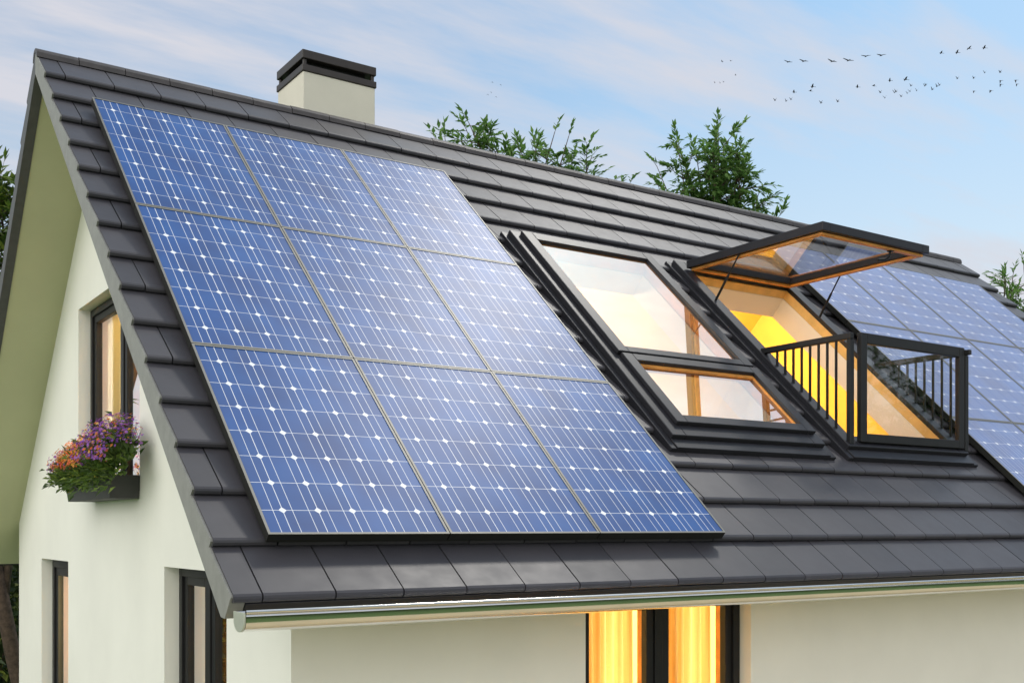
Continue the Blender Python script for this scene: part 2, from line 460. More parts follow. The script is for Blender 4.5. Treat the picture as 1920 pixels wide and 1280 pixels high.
# floors and partitions
mb = MB(); mb.box((XG + .3, YF + .3, -.14), (XGE - .3, YB - .3, -.02)); mb.build('attic_floor', M['floor'], house)
def partition(x0, x1, mat, low=False):
    if low: pts = rect(YF + .3, YB - .3, G, -.14)
    else: pts = [(1.02, -.02), (2 * YR - 1.02, -.02), (2 * YR - 1.02, zroof(1.02, -.32)), (YR, zroof(YR, -.32)), (1.02, zroof(1.02, -.32))]
    return weld(plate(pts, [], lambda a, b, t: Vector((t, a, b)), x0, x1).build('partition_wall', mat, house))
partition(4.90, 5.0, M['cream'])
partition(8.6, 8.7, M['yellow'])
partition(1.9, 2.0, M['cream'])
partition(5.4, 5.5, M['cream'], True)
for yk in (1.0, 2 * YR - 1.02):
    mb = MB(); mb.box((XG + .31, yk, -.02), (XGE - .31, yk + .02, zroof(1.02, -.32) + .02)); mb.build('knee_wall', M['cream'], house)

# chimney
ch = MB(); ch.box((2.03, 4.35, 3.3), (2.752, 4.95, 4.160)); chim = ch.build('chimney', M['chimney'], house, bevel=.006)
c = MB()
c.box((2.018, 4.338, 4.161), (2.764, 4.962, 4.222))
for xx in (2.035, 2.715):
    for yy in (4.355, 4.913): c.box((xx, yy, 4.2225), (xx + .032, yy + .032, 4.2765))
c.build('rim', M['chimcap'], chim, bevel=.006)
c = MB(); c.box((2.02, 4.34, 4.277), (2.762, 4.96, 4.356)); c.build('cap', M['chimcap'], chim, bevel=.006)
c = MB(); c.box((2.10, 4.42, 4.2225), (2.68, 4.88, 4.2755)); c.build('flue', M['under'], chim)

# gutter
def gut(e, p, q): return Vector((e, -.245 + p, -.338 + q))
GX0, GX1 = -.235, 11.66
def gprof(r_, z_):
    pts = [(-r_, 0), (-r_ * .995, -z_ * .22), (-r_ * .97, -z_ * .45)]
    for k in range(1, 14):
        t = math.pi * k / 14; pts.append((-r_ * .96 * math.cos(t), -z_ * (.48 + .52 * math.sin(t))))
    return pts + [(r_ * .97, -z_ * .45), (r_ * .995, -z_ * .22), (r_, 0)]
prof_o = gprof(.068, .090); prof_i = gprof(.063, .085)
mb = MB(); mb.prism(prof_o + prof_i[::-1], GX0 + .004, GX1, gut)
# rolled bead on the front lip
mb.tube(gut(GX0, -.074, .003), gut(GX1, -.074, .003), .0085, n=10)
g_ = mb.build('gutter', M['chrome'], house)
bm = bmesh.new(); bm.from_mesh(g_.data); bmesh.ops.delete(bm, geom=[f for f in bm.faces if len(f.verts) > 4], context='FACES_ONLY'); bm.to_mesh(g_.data); bm.free()
for p in g_.data.polygons: p.use_smooth = True
mb = MB(); mb.prism(prof_o, GX0 - .006, GX0 + .003, gut); mb.build('end_cap', M['zinc'], g_, bevel=.002)

# ------------------------------------------------------------------ wall windows
def wall_window(fn, a0, a1, b0, b1, depth, mull=None, label=None, w=.10, right_open=False):
    """frame recessed by depth; fn(a, b, t) with t measured into the wall"""
    e = .004
    mb = MB(); frame_bars(mb, fn, a0 + e, a1 - e, b0 + e, b1 - e, w * .55, depth, depth + .09)
    fr = mb.build('window', M['darkplain'], house, bevel=.004)
    w1 = w * .55
    cells = [(a0 + w1 + .002, a1 - w1 - .002)]
    if mull:
        mb = MB(); mb.box((mull - .035, b0 + w1 + .001, depth + .008), (mull + .035, b1 - w1 - .001, depth + .08), fn); mb.build('mullion', M['darkplain'], fr, bevel=.004)
        cells = [(a0 + w1 + .002, mull - .037), (mull + .037, a1 - w1 - .002)]
    for c0, c1 in cells:
        mb = MB(); frame_bars(mb, fn, c0, c1, b0 + w1 + .002, b1 - w1 - .002, w * .55, depth + .02, depth + .075)
        sash = mb.build('sash', M['darkplain'], fr, bevel=.004)
        mb = MB(); p = [(c0 + .05, b0 + w1 + .05), (c1 - .05, b0 + w1 + .05), (c1 - .05, b1 - w1 - .05), (c0 + .05, b1 - w1 - .05)]
        mb.quad(*[fn(a, b, depth + .045) for a, b in p]); mb.build('pane', M['pane'], fr)
        mb = MB(); frame_bars(mb, fn, c0 + .003, c1 - .003, b0 + w1 + .005, b1 - w1 - .005, .05, depth + .077, depth + .125); mb.build('inner_trim', M['wood'], fr)
    if label: fr['label'] = label
    return fr
fg = lambda a, b, t: Vector((XG + t, a, b))
ff = lambda a, b, t: Vector((a, YF + t, b))
wall_window(fg, *ATT, .10, mull=4.16, w=.11)
wall_window(fg, *GW1, .10, mull=2.05, w=.11)
wall_window(fg, *GW2, .10, mull=None, w=.15)
wall_window(ff, *FW, .10, mull=2.90, w=.11)

def curtain(name, fn, a0, a1, b0, b1, t, label, waves, amp=.025, mat='curtain', seed=1):
    r = random.Random(seed); n = int(waves * 10); mb = MB(); pts = []
    ph = r.uniform(0, 6)
    for i in range(n + 1):
        s = i / n; a = a0 + (a1 - a0) * s
        pts.append((a, amp * math.sin(s * waves * 2 * math.pi + ph + .8 * math.sin(s * 9 + ph)) + amp * .4 * math.sin(s * waves * 5.1)))
    rows = 6
    for j in range(rows):
        z0 = b1 + (b0 - b1) * j / rows; z1 = b1 + (b0 - b1) * (j + 1) / rows
        k0 = .7 + .5 * j / rows; k1 = .7 + .5 * (j + 1) / rows
        for i in range(n):
            (a, d), (a2, d2) = pts[i], pts[i + 1]
            mb.quad(fn(a, z0, t + d * k0), fn(a2, z0, t + d2 * k0), fn(a2, z1, t + d2 * k1), fn(a, z1, t + d * k1))
    o = mb.build(name, M[mat], smooth=True, recalc=False); weld(o)
    # origin at the foot of the curtain
    loc = fn((a0 + a1) / 2, b0, t)
    o.data.transform(Matrix.Translation(-loc)); o.location = loc
    tag(o, label, 'curtain', 'curtains in the house windows'); return o
def curtain_mat(name, lo, hi):
    m, nt, b = new_mat(name)
    tcm = nt.nodes.new('ShaderNodeTexCoord'); mpm = nt.nodes.new('ShaderNodeMapping'); mpm.inputs['Scale'].default_value = (14, 14, .25)
    nt.links.new(tcm.outputs['Object'], mpm.inputs[0])
    f = noise(nt, 1.0, 3, vec=mpm.outputs[0]); c = ramp(nt, f, [(.35, lo), (.65, hi)])
    nt.links.new(c, b.inputs['Base Color']); b.inputs['Roughness'].default_value = .9
    t = nt.nodes.new('ShaderNodeBsdfTranslucent'); nt.links.new(c, t.inputs[0])
    mx = nt.nodes.new('ShaderNodeMixShader'); mx.inputs[0].default_value = .55
    nt.links.new(b.outputs[0], mx.inputs[1]); nt.links.new(t.outputs[0], mx.inputs[2])
    nt.links.new(mx.outputs[0], nt.nodes['Material Output'].inputs['Surface'])
    return m
M['golden'] = curtain_mat('fold_shaded_golden_curtain', (.66, .42, .16), (.93, .82, .56))  # brown to gold streaks colour in the shading between the folds
M['curtain'] = curtain_mat('cream_curtain', (.80, .70, .48), (.90, .80, .58))
curtain('curtain', fg, 4.20, 5.06, .32, 1.90, .33, 'cream pleated curtain behind the upper gable window over the flower box', 5, seed=3)
curtain('curtain', fg, 2.22, 2.60, G + .3, -.26, .33, 'pale curtain behind the ground floor gable window under the roof eave', 3, seed=5)
curtain('curtain', fg, 5.7, 6.30, G + .3, -.30, .33, 'warm lit curtain in the narrow looking gable window at the rear corner', 4, mat='golden', seed=6)
curtain('curtain', ff, 2.25, 2.86, G + .1, -.10, .34, 'golden pleated curtain left of the dark mullion in the front window', 9, amp=.05, mat='golden', seed=7)
curtain('curtain', ff, 2.96, 3.60, G + .1, -.10, .34, 'golden pleated curtain right of the dark mullion in the front window', 8, amp=.05, mat='golden', seed=9)

# ------------------------------------------------------------------ roof windows
def roof_window(s, opened):
    fn = lambda a, b, t: P(a + s, b, t)
    u0, u1, v0, v1 = W1['u0'], W1['u1'], W1['v0'], W1['v1']
    mb = MB()
    frame_bars(mb, fn, u0, u1, v0, v1, .126, -.13, -.004, wb=.136, wt=.15)
    fr = mb.build('roof_window', M['dark'], house, bevel=.006)
    fr['label'] = 'opened roof window with balcony railing' if opened else 'closed two part roof window'
    # flashing: a low tray around the frame with a raised outer lip
    mb = MB()
    mb.box((u0 - .052, v0 - .10, -.115), (u0 - .003, v1 + .03, -.046), fn)
    mb.box((u1 + .003, v0 - .10, -.10), (u1 + .075, v1 + .03, -.052), fn)
    mb.box((u0 - .0025, v0 - .10, -.10), (u1 + .0025, v0 - .003, -.036), fn)
    mb.box((u0 - .0025, v1 + .003, -.118), (u1 + .0025, v1 + .03, -.05), fn)
    mb.build('flashing', M['dark'], fr, bevel=.004)
    # reveal: dark rebate, pine lining and plaster
    o0, o1, p0, p1 = OPEN[0]
    def ring(name, d0, d1, th, mat):
        m_ = MB()
        m_.box((o0 - th, p0, d1), (o0, p1, d0), fn); m_.box((o1, p0, d1), (o1 + th, p1, d0), fn)
        m_.box((o0 - th, p1, d1), (o1 + th, p1 + th, d0), fn); m_.box((o0 - th, p0 - th, d1), (o1 + th, p0, d0), fn)
        m_.build(name, mat, fr)
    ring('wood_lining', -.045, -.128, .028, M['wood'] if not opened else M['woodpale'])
    m_ = MB()
    a, b, c, d = o0 - .002, o1 + .002, p0 - .002, p1 + .002
    m_.box((a, c, -.34), (a + .012, d, -.1285), fn); m_.box((b - .012, c, -.34), (b, d, -.1285), fn)
    m_.box((a + .012, d - .012, -.34), (b - .012, d, -.1285), fn); m_.box((a + .012, c, -.34), (b - .012, c + .012, -.1285), fn)
    m_.build('plaster_reveal', M['plaster'], fr)
    su0, su1 = 3.30, 4.735
    if not opened:
        m_ = MB(); frame_bars(m_, fn, su0, su1, 1.966, 3.715, .105, -.003, .034, wb=.075, wt=.115)
        sh = m_.build('upper_sash', M['dark'], fr, bevel=.005)
        m_ = MB(); m_.quad(*[fn(x_, y_, .008) for x_, y_ in rect(su0 + .1, su1 - .1, 2.035, 3.605)]); m_.build('pane', M['roofpane'], fr)
        m_ = MB(); frame_bars(m_, fn, su0 + .03, su1 - .03, 2.0, 3.66, .09, -.042, -.0035); m_.build('sash_lining', M['wood'], fr)
    else:
        hv = 3.62; H = fn(0, hv, .0); yh, zh = H.y, H.z - .018
        f2 = lambda a, b, t: Vector((a + s, yh - b, zh + t))
        L = yh - 1.056
        m_ = MB(); frame_bars(m_, f2, su0 - .02, su1 - .045, .0, L, .095, .020, .092, wb=.10, wt=.085)
        m_.build('upper_sash', M['dark'], fr, bevel=.005)
        m_ = MB(); frame_bars(m_, f2, su0 + .015, su1 - .08, .03, L - .04, .045, -.004, .019); m_.build('sash_lining', M['wood'], fr, bevel=.004)
        m_ = MB(); m_.quad(*[f2(x_, y_, .05) for x_, y_ in rect(su0 + .07, su1 - .135, .09, L - .08)]); m_.build('pane', M['thinpane'], fr)
        # handle under the front bar
        hx = su1 - .50
        m_ = MB()
        pts = [f2(hx, L - .07, -.002), f2(hx, L - .075, -.045), f2(hx - .02, L - .10, -.075), f2(hx - .10, L - .12, -.085)]
        for a_, b_ in zip(pts, pts[1:]): m_.tube(a_, b_, .012, n=8)
        m_.box((hx - .025, L - .085, -.012), (hx + .025, L - .045, -.0025), f2); m_.build('handle', M['darkplain'], fr)
        # gas struts
        for xx in (su0 + .0, su1 - .07):
            a_ = f2(xx, yh - 2.0, .03); b_ = fn(xx + (-.02 if xx < 4 else .02), 3.09, -.02)
            m_ = MB(); mid = a_.lerp(b_, .45); m_.tube(a_, mid, .0075); m_.tube(mid, b_, .0115); m_.build('strut', M['darkplain'], fr)
    # lower sash
    if not opened:
        m_ = MB(); frame_bars(m_, fn, su0 + .02, su1 + .03, 1.115, 1.952, .10, -.003, .030, wb=.085, wt=.085)
        m_.build('lower_sash', M['dark'], fr, bevel=.005)
        m_ = MB(); m_.quad(*[fn(x_, y_, -.012) for x_, y_ in rect(su0 + .1, su1 - .05, 1.18, 1.88)]); m_.build('pane', M['roofpane'], fr)
        m_ = MB(); frame_bars(m_, fn, su0 + .05, su1, 1.15, 1.92, .08, -.042, -.0035); m_.build('sash_lining', M['wood'], fr)
        m_ = MB(); m_.box((o0 + .013, 1.93, -.11), (o1 - .013, 1.99, -.046), fn); m_.build('transom', M['wood'], fr)
        m_ = MB(); m_.box((u0 + .1265, 1.935, -.0455), (u1 - .1265, 1.985, -.0045), fn); m_.build('transom', M['darkplain'], fr)
    else:
        yb = .772
        f3 = lambda a, b, t: Vector((a + s, yb + t, b))
        z0, z1 = .712, 1.585
        m_ = MB(); frame_bars(m_, f3, su0 + .075, su1 + .015, z0, z1, .075, -.022, .022, wb=.07, wt=.085)
        m_.build('balcony_front', M['darkplain'], fr, bevel=.005)
        m_ = MB(); m_.quad(*[f3(x_, y_, .0) for x_, y_ in rect(su0 + .145, su1 - .055, z0 + .06, z1 - .08)]); m_.build('pane', M['thinpane'], fr)
        f4 = lambda a, b, t: Vector((a + s, yb + b, t))
        for side, xx in ((0, su0 - .055), (1, su1 + .03)):
            m_ = MB(); m_.box((xx, -.02, 1.522), (xx + .045, .93, 1.572), f4)
            if side: m_.box((xx + .005, -.055, 1.525), (xx + .04, -.0205, 1.57), f4)
            m_.build('handrail', M['darkplain'], fr, bevel=.006)
            m_ = MB(); m_.box((xx + .002, -.018, z0 - .02), (xx + .05, .022, 1.521), f4); m_.build('railing_post', M['darkplain'], fr, bevel=.004)
            for i in range(8):
                y_ = .910 + i * .0888 - yb
                zb = zroof(yb + y_, -.03)
                m_ = MB(); m_.box((xx + .014, y_ - .008, zb), (xx + .030, y_ + .008, 1.5215), f4); m_.build('baluster', M['darkplain'], fr)
    return fr
roof_window(0.0, False)
roof_window(SH, True)

# ------------------------------------------------------------------ solar panels
PH = 1.5713
def panel_proto():
    root = empty('solar_panel', (0, 0, 0))
    mb = MB(); frame_bars(mb, lambda a, b, t: Vector((a, b, t)), .003, .997, .003, PH - .003, .013, -.003, .0)
    frame_bars(mb, lambda a, b, t: Vector((a, b, t)), .0035, .9965, .0035, PH - .0035, .0125, -.052, -.0031, mi=1)
    f_ = mb.build('frame', [M['panelside'], M['panelback']], root)
    me = bpy.data.meshes.new('cells')
    a0, a1, b0, b1 = .0165, .9835, .0165, PH - .0165
    me.from_pydata([(a0, b0, -.004), (a1, b0, -.004), (a1, b1, -.004), (a0, b1, -.004)], [], [(0, 1, 2, 3)])
    uvl = me.uv_layers.new(name='UVMap')
    for i, (a, b) in enumerate(((a0, b0), (a1, b0), (a1, b1), (a0, b1))): uvl.data[i].uv = (a, b)
    me.materials.append(M['solar'])
    c = bpy.data.objects.new('cells', me); link(c); c.parent = root
    mb = MB(); mb.box((.02, .02, -.045), (.98, PH - .02, -.010)); mb.build('back_sheet', M['panelback'], root)
    for y_ in (.22, PH - .30):
        mb = MB(); mb.box((.03, y_, -.064), (.97, y_ + .042, -.053)); mb.build('mounting_rail', M['panelside'], root)
    return root
proto = panel_proto(); first = True
def children_of(o): return [c for c in bpy.data.objects if c.parent == o]
PARTS = children_of(proto)
RN = ['bottom', 'middle', 'top']
PALE = [None]
def place_panel(u, v, d, label, group, pale=False):
    global first
    if first: o = proto; first = False
    else:
        o = proto.copy(); link(o)
        for ch_ in PARTS:
            c_ = ch_.copy(); link(c_); c_.parent = o
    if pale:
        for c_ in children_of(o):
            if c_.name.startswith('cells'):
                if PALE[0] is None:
                    PALE[0] = c_.data.copy(); PALE[0].materials[0] = M['solarsheen']
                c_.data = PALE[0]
    o.location = P(u, v, d); o.rotation_euler = (PIT, 0, 0)
    tag(o, label, 'solar panel', group)
CN = ['nearest the gable edge', 'in the middle column', 'nearest the closed roof window']
for r_ in range(3):
    for c_ in range(3):
        place_panel(c_ * 1.0 - .008, r_ * PH, 0, f'blue solar panel of the large left array, {RN[r_]} row, {CN[c_]}', 'solar panels of the large left array')
CN2 = ['first column beside the balcony window', 'second column from the balcony window', 'third column from the balcony window', 'last column by the far gable']
for r_ in range(3):
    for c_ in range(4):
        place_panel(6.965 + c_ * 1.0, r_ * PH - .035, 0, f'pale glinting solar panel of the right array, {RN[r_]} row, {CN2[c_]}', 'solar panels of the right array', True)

# ------------------------------------------------------------------ lights of the rooms
def lamp(name, loc, e, col=(1, .72, .36), r=.15):
    l = bpy.data.lights.new(name, 'POINT'); l.energy = e; l.color = col; l.shadow_soft_size = r
    o = link(bpy.data.objects.new(name, l)); o.location = loc
lamp('room_lamp', (3.3, 4.6, 2.2), 270, (1, .84, .62))
lamp('room_lamp', (6.7, 4.4, 2.3), 150, (1, .78, .48))
lamp('room_lamp', (1.3, 4.3, 1.5), 600, (1, .82, .55))
lamp('room_lamp', (2.7, 2.6, -1.0), 48, (1, .84, .58))
lamp('room_lamp', (1.6, 6.2, -.8), 1100, (1, .80, .34))
lamp('room_lamp', (1.5, 3.0, -.9), 420, (1, .80, .5))

# ------------------------------------------------------------------ window box and flowers
BX0, BX1 = .069, XG - .003
BY0, BY1 = 3.25, 4.61
mb = MB()
def bxp(y, z, x): return Vector((x, y, z))
zb0, zb1 = .243, .415
tap = .022
out = [Vector((BX0, BY0, zb0)), Vector((BX1, BY0, zb0)), Vector((BX1, BY1, zb0)), Vector((BX0, BY1, zb0)),
       Vector((BX0 - tap, BY0 - tap, zb1)), Vector((BX1, BY0 - tap, zb1)), Vector((BX1, BY1 + tap, zb1)), Vector((BX0 - tap, BY1 + tap, zb1))]
inn = [Vector((p.x + (.012 if i in (0, 3, 4, 7) else -.012), p.y + (.012 if i in (0, 1, 4, 5) else -.012), p.z + (.03 if i < 4 else 0))) for i, p in enumerate(out)]
i0 = len(mb.v); mb.v += [tuple(p) for p in out + inn]
for q in ((3, 2, 1, 0), (0, 1, 5, 4), (1, 2, 6, 5), (2, 3, 7, 6), (3, 0, 4, 7)):
    mb.f.append(q); mb.mi.append(0); mb.f.append(tuple(8 + k for k in reversed(q))); mb.mi.append(0)
for k in range(4):
    a, b = 4 + k, 4 + (k + 1) % 4
    mb.f.append((a, b, b + 8, a + 8)); mb.mi.append(0)
wb_root = empty('window_box', (BX1, (BY0 + BY1) / 2, zb0))
tag(wb_root, 'long dark grey flower box fixed under the upper gable window', 'flower box')
mb.build('box', M['planter'], wb_root, recalc=True, bevel=.003)
mb = MB(); mb.box((BX0 + .0, BY0 + .005, zb0 + .035), (BX1 - .02, BY1 - .005, zb1 - .02)); mb.build('soil', M['soil'], wb_root)

def leaf_quad(mb, p, d, up, L, W, mi=0, fold=.25):
    """a folded pointed leaf of two quads along direction d"""
    d = d.normalized(); s = d.cross(up)
    if s.length < 1e-4: s = d.orthogonal()
    s.normalize(); n = s.cross(d).normalized()
    i = len(mb.v)
    a = p; m1 = p + d * (L * .45); t = p + d * L - n * (L * .08)
    l_ = p + d * (L * .42) + s * (W * .5) + n * (W * fold); r_ = p + d * (L * .42) - s * (W * .5) + n * (W * fold)
    mb.v += [tuple(a), tuple(l_), tuple(t), tuple(r_)]
    mb.f.append((i, i + 1, i + 2)); mb.mi.append(mi); mb.f.append((i, i + 2, i + 3)); mb.mi.append(mi)
def rdir(r, up=0.0):
    while True:
        v_ = Vector((r.uniform(-1, 1), r.uniform(-1, 1), r.uniform(-1, 1)))
        if .05 < v_.length < 1: break
    v_.normalize(); v_.z += up; return v_.normalized()
def blossom(mb, p, n, size, r, mi=0):
    n = n.normalized(); a = n.orthogonal().normalized(); b = n.cross(a)
    off = r.uniform(0, 6.3); k = 5
    i = len(mb.v); mb.v.append(tuple(p))
    for j in range(k):
        t = off + 2 * math.pi * j / k
        e1 = p + (a * math.cos(t - .42) + b * math.sin(t - .42)) * size * .8 + n * size * .2
        e2 = p + (a * math.cos(t + .42) + b * math.sin(t + .42)) * size * .8 + n * size * .2
        e3 = p + (a * math.cos(t) + b * math.sin(t)) * size + n * size * .15
        q = len(mb.v); mb.v += [tuple(e1), tuple(e3), tuple(e2)]
        mb.f.append((i, q, q + 1, q + 2)); mb.mi.append(mi)
def flower_plant(name, label, yc, yw, height, petals, nfl, nleaf, seed, trail=0.0, lean=0.0, fsize=.0118, split=None):
    r = random.Random(seed)
    base = Vector(((BX0 + BX1) / 2 - .02, yc, zb1 - .02))
    root = empty(name, base); tag(root, label, 'flowering plant', 'flowering plants in the window box')
    st = MB(); lf = MB(); bl = MB()
    def surf(leafy=False):
        t = r.uniform(-1, 1); y = yc + t * yw
        ph = r.uniform(-.2, math.pi * .62) if leafy else r.uniform(-.2, math.pi * .46)           # 0 = up, towards the street = +
        h = height * (1 - .35 * t * t) * r.uniform(.75, 1.1)
        x = base.x - math.sin(ph) * (.10 + .17 * h / .3) * r.uniform(.8, 1.1)
        z = zb1 - .02 + math.cos(ph) * h + .06 * math.sin(ph)
        return Vector((min(x, XG - .02), y + lean * t, z)), ph
    for _ in range(nfl):
        p, ph = surf()
        b0 = Vector((base.x + r.uniform(-.05, .05), yc + (p.y - yc) * .6, zb1 - .03))
        if r.random() < .4: st.tube(b0.lerp(p, .45) + Vector((0, 0, .02)), p, .0016, .0012, n=4)
        n = (p - (b0 + Vector((.03, 0, .02)))).normalized() + rdir(r) * .5
        blossom(bl, p, n, fsize * r.uniform(.7, 1.25), r, r.randrange(len(petals)) if split is None else split(r, p))
    for _ in range(nleaf):
        p, ph = surf(True); k = r.uniform(.45, .97)
        b0 = Vector((base.x + r.uniform(-.05, .05), yc + (p.y - yc) * .75, zb1 - .03))
        q = b0.lerp(p, k); q.z -= r.uniform(0, .05)
        if r.random() < trail:
            q = Vector((BX0 - r.uniform(.0, .09), yc + r.uniform(-yw, yw) * 1.05, zb1 + r.uniform(-.035, .1)))
        d = (q - b0).normalized() + rdir(r) * .7
        leaf_quad(lf, q, d, Vector((r.uniform(-.4, .4), r.uniform(-.4, .4), 1)), r.uniform(.04, .085), r.uniform(.03, .055))
    st.build('stems', M['plantleaf'], root, recalc=False); lf.build('foliage', M['plantleaf'], root, recalc=False)
    bl.build('blossoms', [M[p] for p in petals], root, recalc=False)
flower_plant('flowering_plant', 'violet flowering plant spilling over the left end of the window box', 4.56, .22, .26, ['violet', 'purple', 'orange'], 260, 190, 21, trail=.45, lean=.12, split=lambda r, p: 0 if r.random() < .65 else (1 if r.random() < .6 else 2))
flower_plant('flowering_plant', 'orange and yellow flowering plant, second from the left end of the window box', 4.20, .30, .31, ['orange', 'redpet', 'violet'], 1000, 330, 22, trail=.4, split=lambda r, p: 0 if r.random() < .68 else (1 if r.random() < .75 else 2))
flower_plant('flowering_plant', 'red and purple flowering plant in the middle of the window box', 3.76, .32, .33, ['orange', 'redpet', 'purple'], 820, 400, 23, trail=.4, split=lambda r, p: 2 if r.random() < .08 else (0 if r.random() < .65 else 1))
flower_plant('flowering_plant', 'dense purple flowering plant at the right end of the window box', 3.18, .34, .42, ['purple', 'violet', 'orange'], 1150, 620, 24, trail=.35, split=lambda r, p: 0 if r.random() < .56 else (1 if r.random() < .45 else 2))

# ------------------------------------------------------------------ trees
def branch_pts(a, b, sag, r, n=7, wob=.06):
    a = Vector(a); b = Vector(b); L = (b - a).length; pts = []
    o = Vector((r.uniform(-1, 1), r.uniform(-1, 1), 0)) * L * wob
    for i in range(n + 1):
        t = i / n; p = a.lerp(b, t); p.z += sag * L * math.sin(math.pi * t) ; p += o * math.sin(math.pi * t * r.uniform(.95, 1.05)); pts.append(p)
    return pts
def spray(lf, tw, p, d, r, L, nl, leafL, leafW):
    """a twig with narrow leaves on both sides, drooping a little"""
    d = d.normalized(); q = p.copy(); step = L / nl; prev = p.copy()
    side = d.cross(Vector((0, 0, 1)))
    if side.length < .1: side = d.orthogonal()
    side.normalize()
    for i in range(nl):
        d = (d + Vector((0, 0, -.05)) + rdir(r) * .13).normalized(); q = q + d * step
        sg = 1 if i % 2 else -1
        ld = (d * .9 + side * sg * r.uniform(.35, .9) + rdir(r) * .35)
        leaf_quad(lf, q, ld, Vector((r.uniform(-.6, .6), r.uniform(-.6, .6), 1)), leafL * r.uniform(.7, 1.2), leafW * r.uniform(.8, 1.2), fold=.1)
    leaf_quad(lf, q, d, Vector((0, 0, 1)), leafL, leafW, fold=.1)
    tw.tube(p, q, .005, .002, n=4, mi=1)
def tree(name, label, base, tips, trunk_r, fork, mat, seed, leafL=.17, leafW=.045, dens=1.0, low=None, group=None, lean=None, vis=0.0, side=.5):
    r = random.Random(seed)
    root = empty(name, base); tag(root, label, 'tree', group)
    tr = MB(); lf = MB(); tw = lf
    base = Vector(base); fork = Vector(fork)
    tp = branch_pts(base, fork, 0, r, 8, .03) if lean is None else lean
    nseg = len(tp) - 1
    tr.path(tp, [trunk_r * (1 - .5 * i / nseg) * r.uniform(.94, 1.06) for i in range(nseg + 1)], 12)
    for tip in tips:
        tip = Vector(tip)
        k = r.randrange(nseg // 2, nseg + 1); a = tp[k]
        bp = branch_pts(a, tip, r.uniform(.02, .10), r, 9)
        tr.path(bp, [.05 * (1 - i / 9) + .006 for i in range(10)], 6)
        for i in range(3, 10):
            p0 = bp[i]; dmain = (bp[i] - bp[i - 1]).normalized()
            if p0.z < vis - .4: continue
            for _ in range(int(round(1.8 * dens))):
                rd = rdir(r); dd = Vector((rd.x * 1.2, rd.y, rd.z * .55 + .22)) + dmain * r.uniform(0, .5)
                spray(lf, tw, p0.lerp(bp[i - 1], r.random()), dd, r, side * r.uniform(.5, 1.1), r.randrange(6, 10), leafL, leafW)
        for i in (4, 5, 6, 7, 8):
            if bp[i].z < vis - .6: continue
            for _ in range(int(round(2 * dens))):
                rd = rdir(r); sd_ = Vector((rd.x * 1.3, rd.y, abs(rd.z) * .5 + .15)).normalized()
                e_ = bp[i] + sd_ * side * r.uniform(.7, 1.5)
                tr.tube(bp[i], e_, .010, .004, n=5)
                for k_ in range(4):
                    rd = rdir(r); spray(lf, tw, bp[i].lerp(e_, .4 + .2 * k_), sd_ * .7 + rd * .8, r, side * r.uniform(.35, .7), r.randrange(6, 9), leafL, leafW)
        spray(lf, tw, bp[9], dmain, r, side * .6, 7, leafL, leafW)
    tr.build('trunk', M['bark'], root, recalc=False, smooth=True)
    lf.build('crown', [M[mat], M['bark']], root, recalc=False)
    return root
tree('leafy_tree', 'wispy green tree behind the ridge just right of the chimney', (8.6, 10, G),
     [(6.75, 10, 6.05), (6.9, 10.1, 6.2), (7.2, 9.9, 6.45), (7.35, 10.2, 6.5), (7.6, 9.8, 6.25), (7.8, 10.1, 6.15), (8.1, 10, 6.0), (8.5, 9.9, 6.3), (8.75, 10.2, 6.4),
      (9.0, 10, 6.7), (9.15, 9.8, 6.6), (9.4, 10.1, 6.3), (9.7, 9.9, 6.4), (9.9, 10.2, 6.2), (10.2, 10, 6.05), (10.6, 10, 6.1)],
     .14, (8.5, 10, 3.2), 'leaf', 31, dens=1.25, vis=5.0, leafL=.15, leafW=.06, side=.40, group='trees behind the ridge')
tree('leafy_tree', 'tall bushy green tree behind the ridge left of the raised sash', (12.7, 10, G),
     [(11.3, 10, 6.2), (11.4, 10.1, 6.6), (11.7, 9.9, 6.9), (11.9, 10.2, 7.2), (12.2, 10, 7.0), (12.5, 9.8, 7.1), (12.8, 10, 7.5), (12.95, 10.2, 7.65), (13.2, 9.9, 7.3),
      (13.5, 10, 7.25), (13.6, 10.1, 6.9), (13.8, 9.9, 6.5), (13.2, 10.2, 6.5), (12.6, 10, 6.4), (12.1, 10, 6.3), (13.9, 10, 6.0), (14.1, 10, 6.05), (13.9, 10.2, 6.1)],
     .17, (12.7, 10, 3.4), 'leaf', 32, dens=1.7, vis=5.0, leafL=.15, leafW=.062, side=.37, group='trees behind the ridge')
tree('leafy_tree', 'loose green tree beyond the far end of the roof at the right', (17.6, 7.2, G),
     [(17.30, 7, 4.55), (17.45, 7.1, 4.75), (17.45, 7, 4.3), (17.90, 7.2, 4.9), (17.9, 7, 5.0), (18.2, 7.3, 4.6), (17.60, 7.2, 4.0), (17.8, 6.9, 4.2)],
     .12, (17.6, 7.2, 1.8), 'leaf', 33, dens=1.0, vis=2.5, leafL=.14, side=.4, group='trees behind the ridge')
lt = [Vector((.15, 11.2, G)), Vector((.30, 11.1, -2.3)), Vector((.70, 10.9, -1.75)), Vector((.60, 10.8, -1.2)), Vector((.42, 10.75, -.5)), Vector((.2, 10.9, .6)), Vector((.1, 11, 1.8)), Vector((.1, 11.1, 2.9))]
lt = [Vector((.95, 10.8, G)), Vector((.80, 10.7, -2.3)), Vector((.64, 10.6, -1.6)), Vector((.52, 10.5, -1.0)), Vector((.40, 10.5, -.3)), Vector((.2, 10.7, .9)), Vector((.1, 10.9, 1.9)), Vector((.1, 11, 2.9))]
